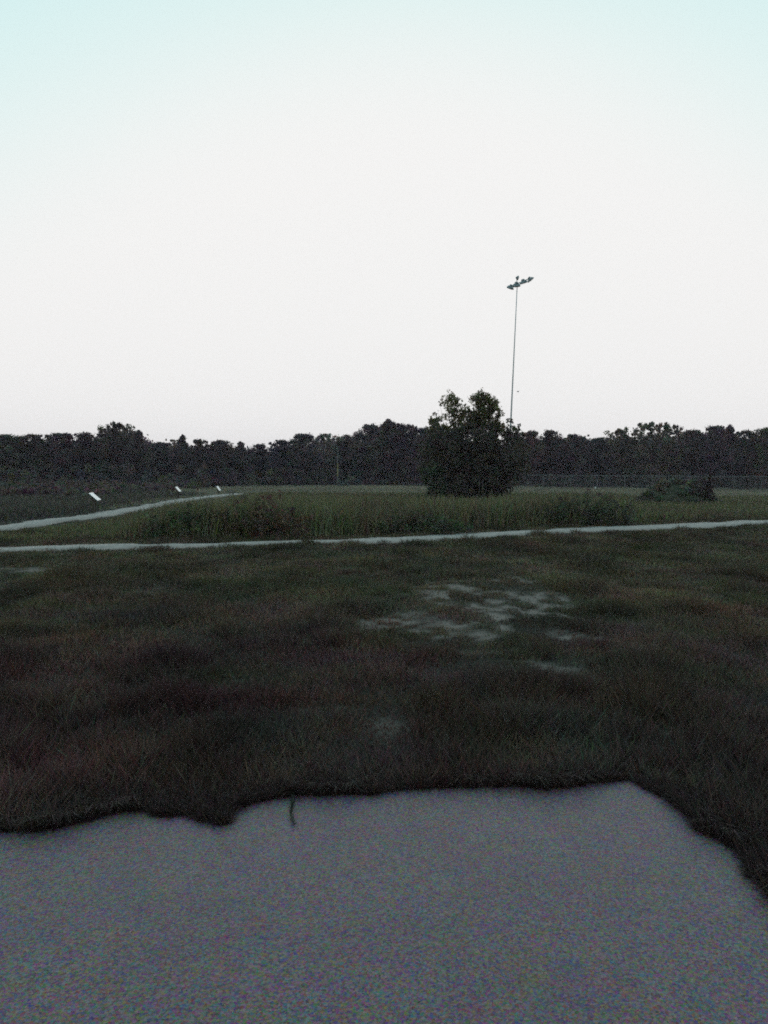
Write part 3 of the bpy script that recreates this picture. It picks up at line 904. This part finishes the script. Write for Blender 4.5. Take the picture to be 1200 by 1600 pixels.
def flood(pos, aim, s=1.0, riser=0.0):
    aim = Vector(aim).normalized(); R3 = np.array(aim.to_track_quat('Z', 'Y').to_matrix())
    pos = np.array(pos, float)
    hp = pos + np.array((0, 0, -.10 if riser == 0 else riser))
    br = MB().tube([pos, (pos + hp) / 2 + R3 @ np.array((0, 0, -.06)), hp + R3 @ np.array((0, 0, -.16 * s))], .028, 6).obj('floodlight', M_steel, ms)
    MB().lathe([(.10 * s, -.12 * s), (.23 * s, -.08 * s), (.32 * s, .0 * s), (.36 * s, .12 * s), (.375 * s, .12 * s), (.335 * s, -.01 * s), (.24 * s, -.10 * s), (.11 * s, -.14 * s)], 20, R3, hp).obj('reflector', M_lamp, br, True)
    MB().lathe([(.355 * s, .105 * s), (.2 * s, .135 * s), (.001, .145 * s)], 20, R3, hp).obj('lens', M_glass, br, True)
    MB().lathe([(.001, -.27 * s), (.12 * s, -.27 * s), (.15 * s, -.24 * s), (.15 * s, -.14 * s), (.11 * s, -.11 * s), (.001, -.11 * s)], 14, R3, hp).obj('ballast_housing', M_lamp, br, True)


tp = [np.dot(p_ - top, ua) for p_ in pts]
flood(top + ua * tp[0], (-.25, .45, -.85), 1.0)
flood(top + ua * tp[1], (.1, .45, -.85), 1.08)
flood(top + ua * tp[2], (.30, .2, -.9), 1.1)
flood(top + ua * tp[3], (.62, -.05, -.8), .95)
flood(top, (.95, .2, -.15), .62, .55)


# ------------------------------------------------------------------ tilted signs beside the side path
def tilted_sign(px, ytop, ybot, wpx, d, label, face, length=.9, yaw=0.0, posts=True):
    """low display panel on two posts, its face sloping down towards the path; seen nearly end on"""
    ctr = at(px, (ytop + ybot) / 2, d); zg = float(hz(ctr[0], d))
    t = thing('tilted_sign', (ctr[0], d, zg), label, 'sign', 'tilted signs beside the side path', yaw)
    s_ = d / FPX; run = wpx * s_; drop = (ybot - ytop) * s_
    slope = math.atan2(drop, run); wid = math.hypot(run, drop)
    R3 = np.array(Matrix.Rotation(slope, 3, 'Y'))               # +X side goes down
    zc = ctr[2] - zg
    nrm = R3 @ np.array((0, 0, 1.))
    MB().box(np.array((0, 0, zc)), (wid, length, .022), R3).obj('panel', face, t)
    fr_ = MB()
    for sx in (-1, 1): fr_.box(np.array((0, 0, zc)) + R3 @ np.array((sx * (wid / 2 + .008), 0, -.012)), (.014, length + .03, .034), R3)
    for sy in (-1, 1): fr_.box(np.array((0, 0, zc)) + R3 @ np.array((0, sy * (length / 2 + .008), -.012)), (wid - .004, .014, .034), R3)
    fr_.obj('frame', M_frame, t)
    for sy in (-1, 1):
        MB().box((-.03, sy * length * .32, (zc - .03) / 2 - .1), (.06, .06, zc + .12)).obj('post', M_wood, t)
    return t


tilted_sign(148.2, 770.3, 781.5, 12.5, 31.5, 'nearest and largest bright white tilted sign beside the side path', M_white, 1.0, .20)
tilted_sign(278.4, 760.8, 768.0, 6.4, 52.0, 'middle white tilted sign beside the side path', M_white, .9, .085)
tilted_sign(341.6, 759.8, 766.5, 4.6, 66.0, 'farthest bright white tilted sign, at the end of the side path', M_white, .9, .03)
tilted_sign(362, 766.6, 770.0, 4.5, 62.0, 'dull low tilted sign just right of the side path end', M_dull, .6, .9)

# ------------------------------------------------------------------ thin post before the wood, and a bird
Yp = 104.0
p = at(527.5, 757, Yp); zp = float(hz(p[0], Yp)); zt = at(527.5, 704, Yp)[2] - zp
tpn = thing('thin_post', (p[0], Yp, zp), 'thin pale post with a yellow lower sleeve before the wood', 'post')
MB().tube([(0, 0, -.2), (0, 0, zt)], [.05, .04], 10).obj('pole', M_rail, tpn)
z0, z1 = at(527.5, 745, Yp)[2] - zp, at(527.5, 724, Yp)[2] - zp
MB().lathe([(.06, z0), (.085, z0), (.085, z1), (.06, z1)], 12).obj('sleeve', M_yellow, tpn)

p = at(809.5, 612, 72.0)
bd = thing('bird', tuple(p), 'tiny dark bird in the sky right of the mast', 'bird', None, .7)
MB().lathe([(.001, -.13), (.02, -.11), (.035, -.03), (.034, .04), (.02, .09), (.022, .105), (.015, .13), (.001, .155)], 10, np.array(Matrix.Rotation(math.pi / 2, 3, 'Y'))).obj('body', M_bird, bd, True)
for s in (-1, 1):
    wv = [(.05, s * .02, .01), (-.04, s * .02, .01), (-.05, s * .09, .055), (-.06, s * .19, .04), (.0, s * .16, .05), (.05, s * .09, .06)]
    wv2 = [(x, y, z + .006) for x, y, z in wv]
    wm = bpy.data.meshes.new('wing'); wm.from_pydata(wv + wv2, [], [(0, 1, 2, 5), (5, 2, 3, 4), (11, 8, 7, 6), (10, 9, 8, 11)] + [(i_, (i_ + 1) % 6, (i_ + 1) % 6 + 6, i_ + 6) for i_ in range(6)])
    link('wing', wm, M_bird, bd)

# ------------------------------------------------------------------ thin haze volume, added to lift the darks of the far wood
hm_ = bpy.data.materials.new('added_haze'); hm_.use_nodes = True
hn = hm_.node_tree.nodes; hn.remove(hn['Principled BSDF'])
pv = hn.new('ShaderNodeVolumePrincipled'); pv.inputs['Density'].default_value = 4.5e-4
pv.inputs['Color'].default_value = (1.0, 0.70, 0.88, 1); pv.inputs['Anisotropy'].default_value = 0.0
hm_.node_tree.links.new(pv.outputs[0], hn['Material Output'].inputs['Volume'])
hb = MB().box((0, 0, 11.5), (1260, 1260, 27)).obj('haze', hm_)
tag(hb, 'thin added haze over the field, lifting the darks of the far wood', kind='stuff')
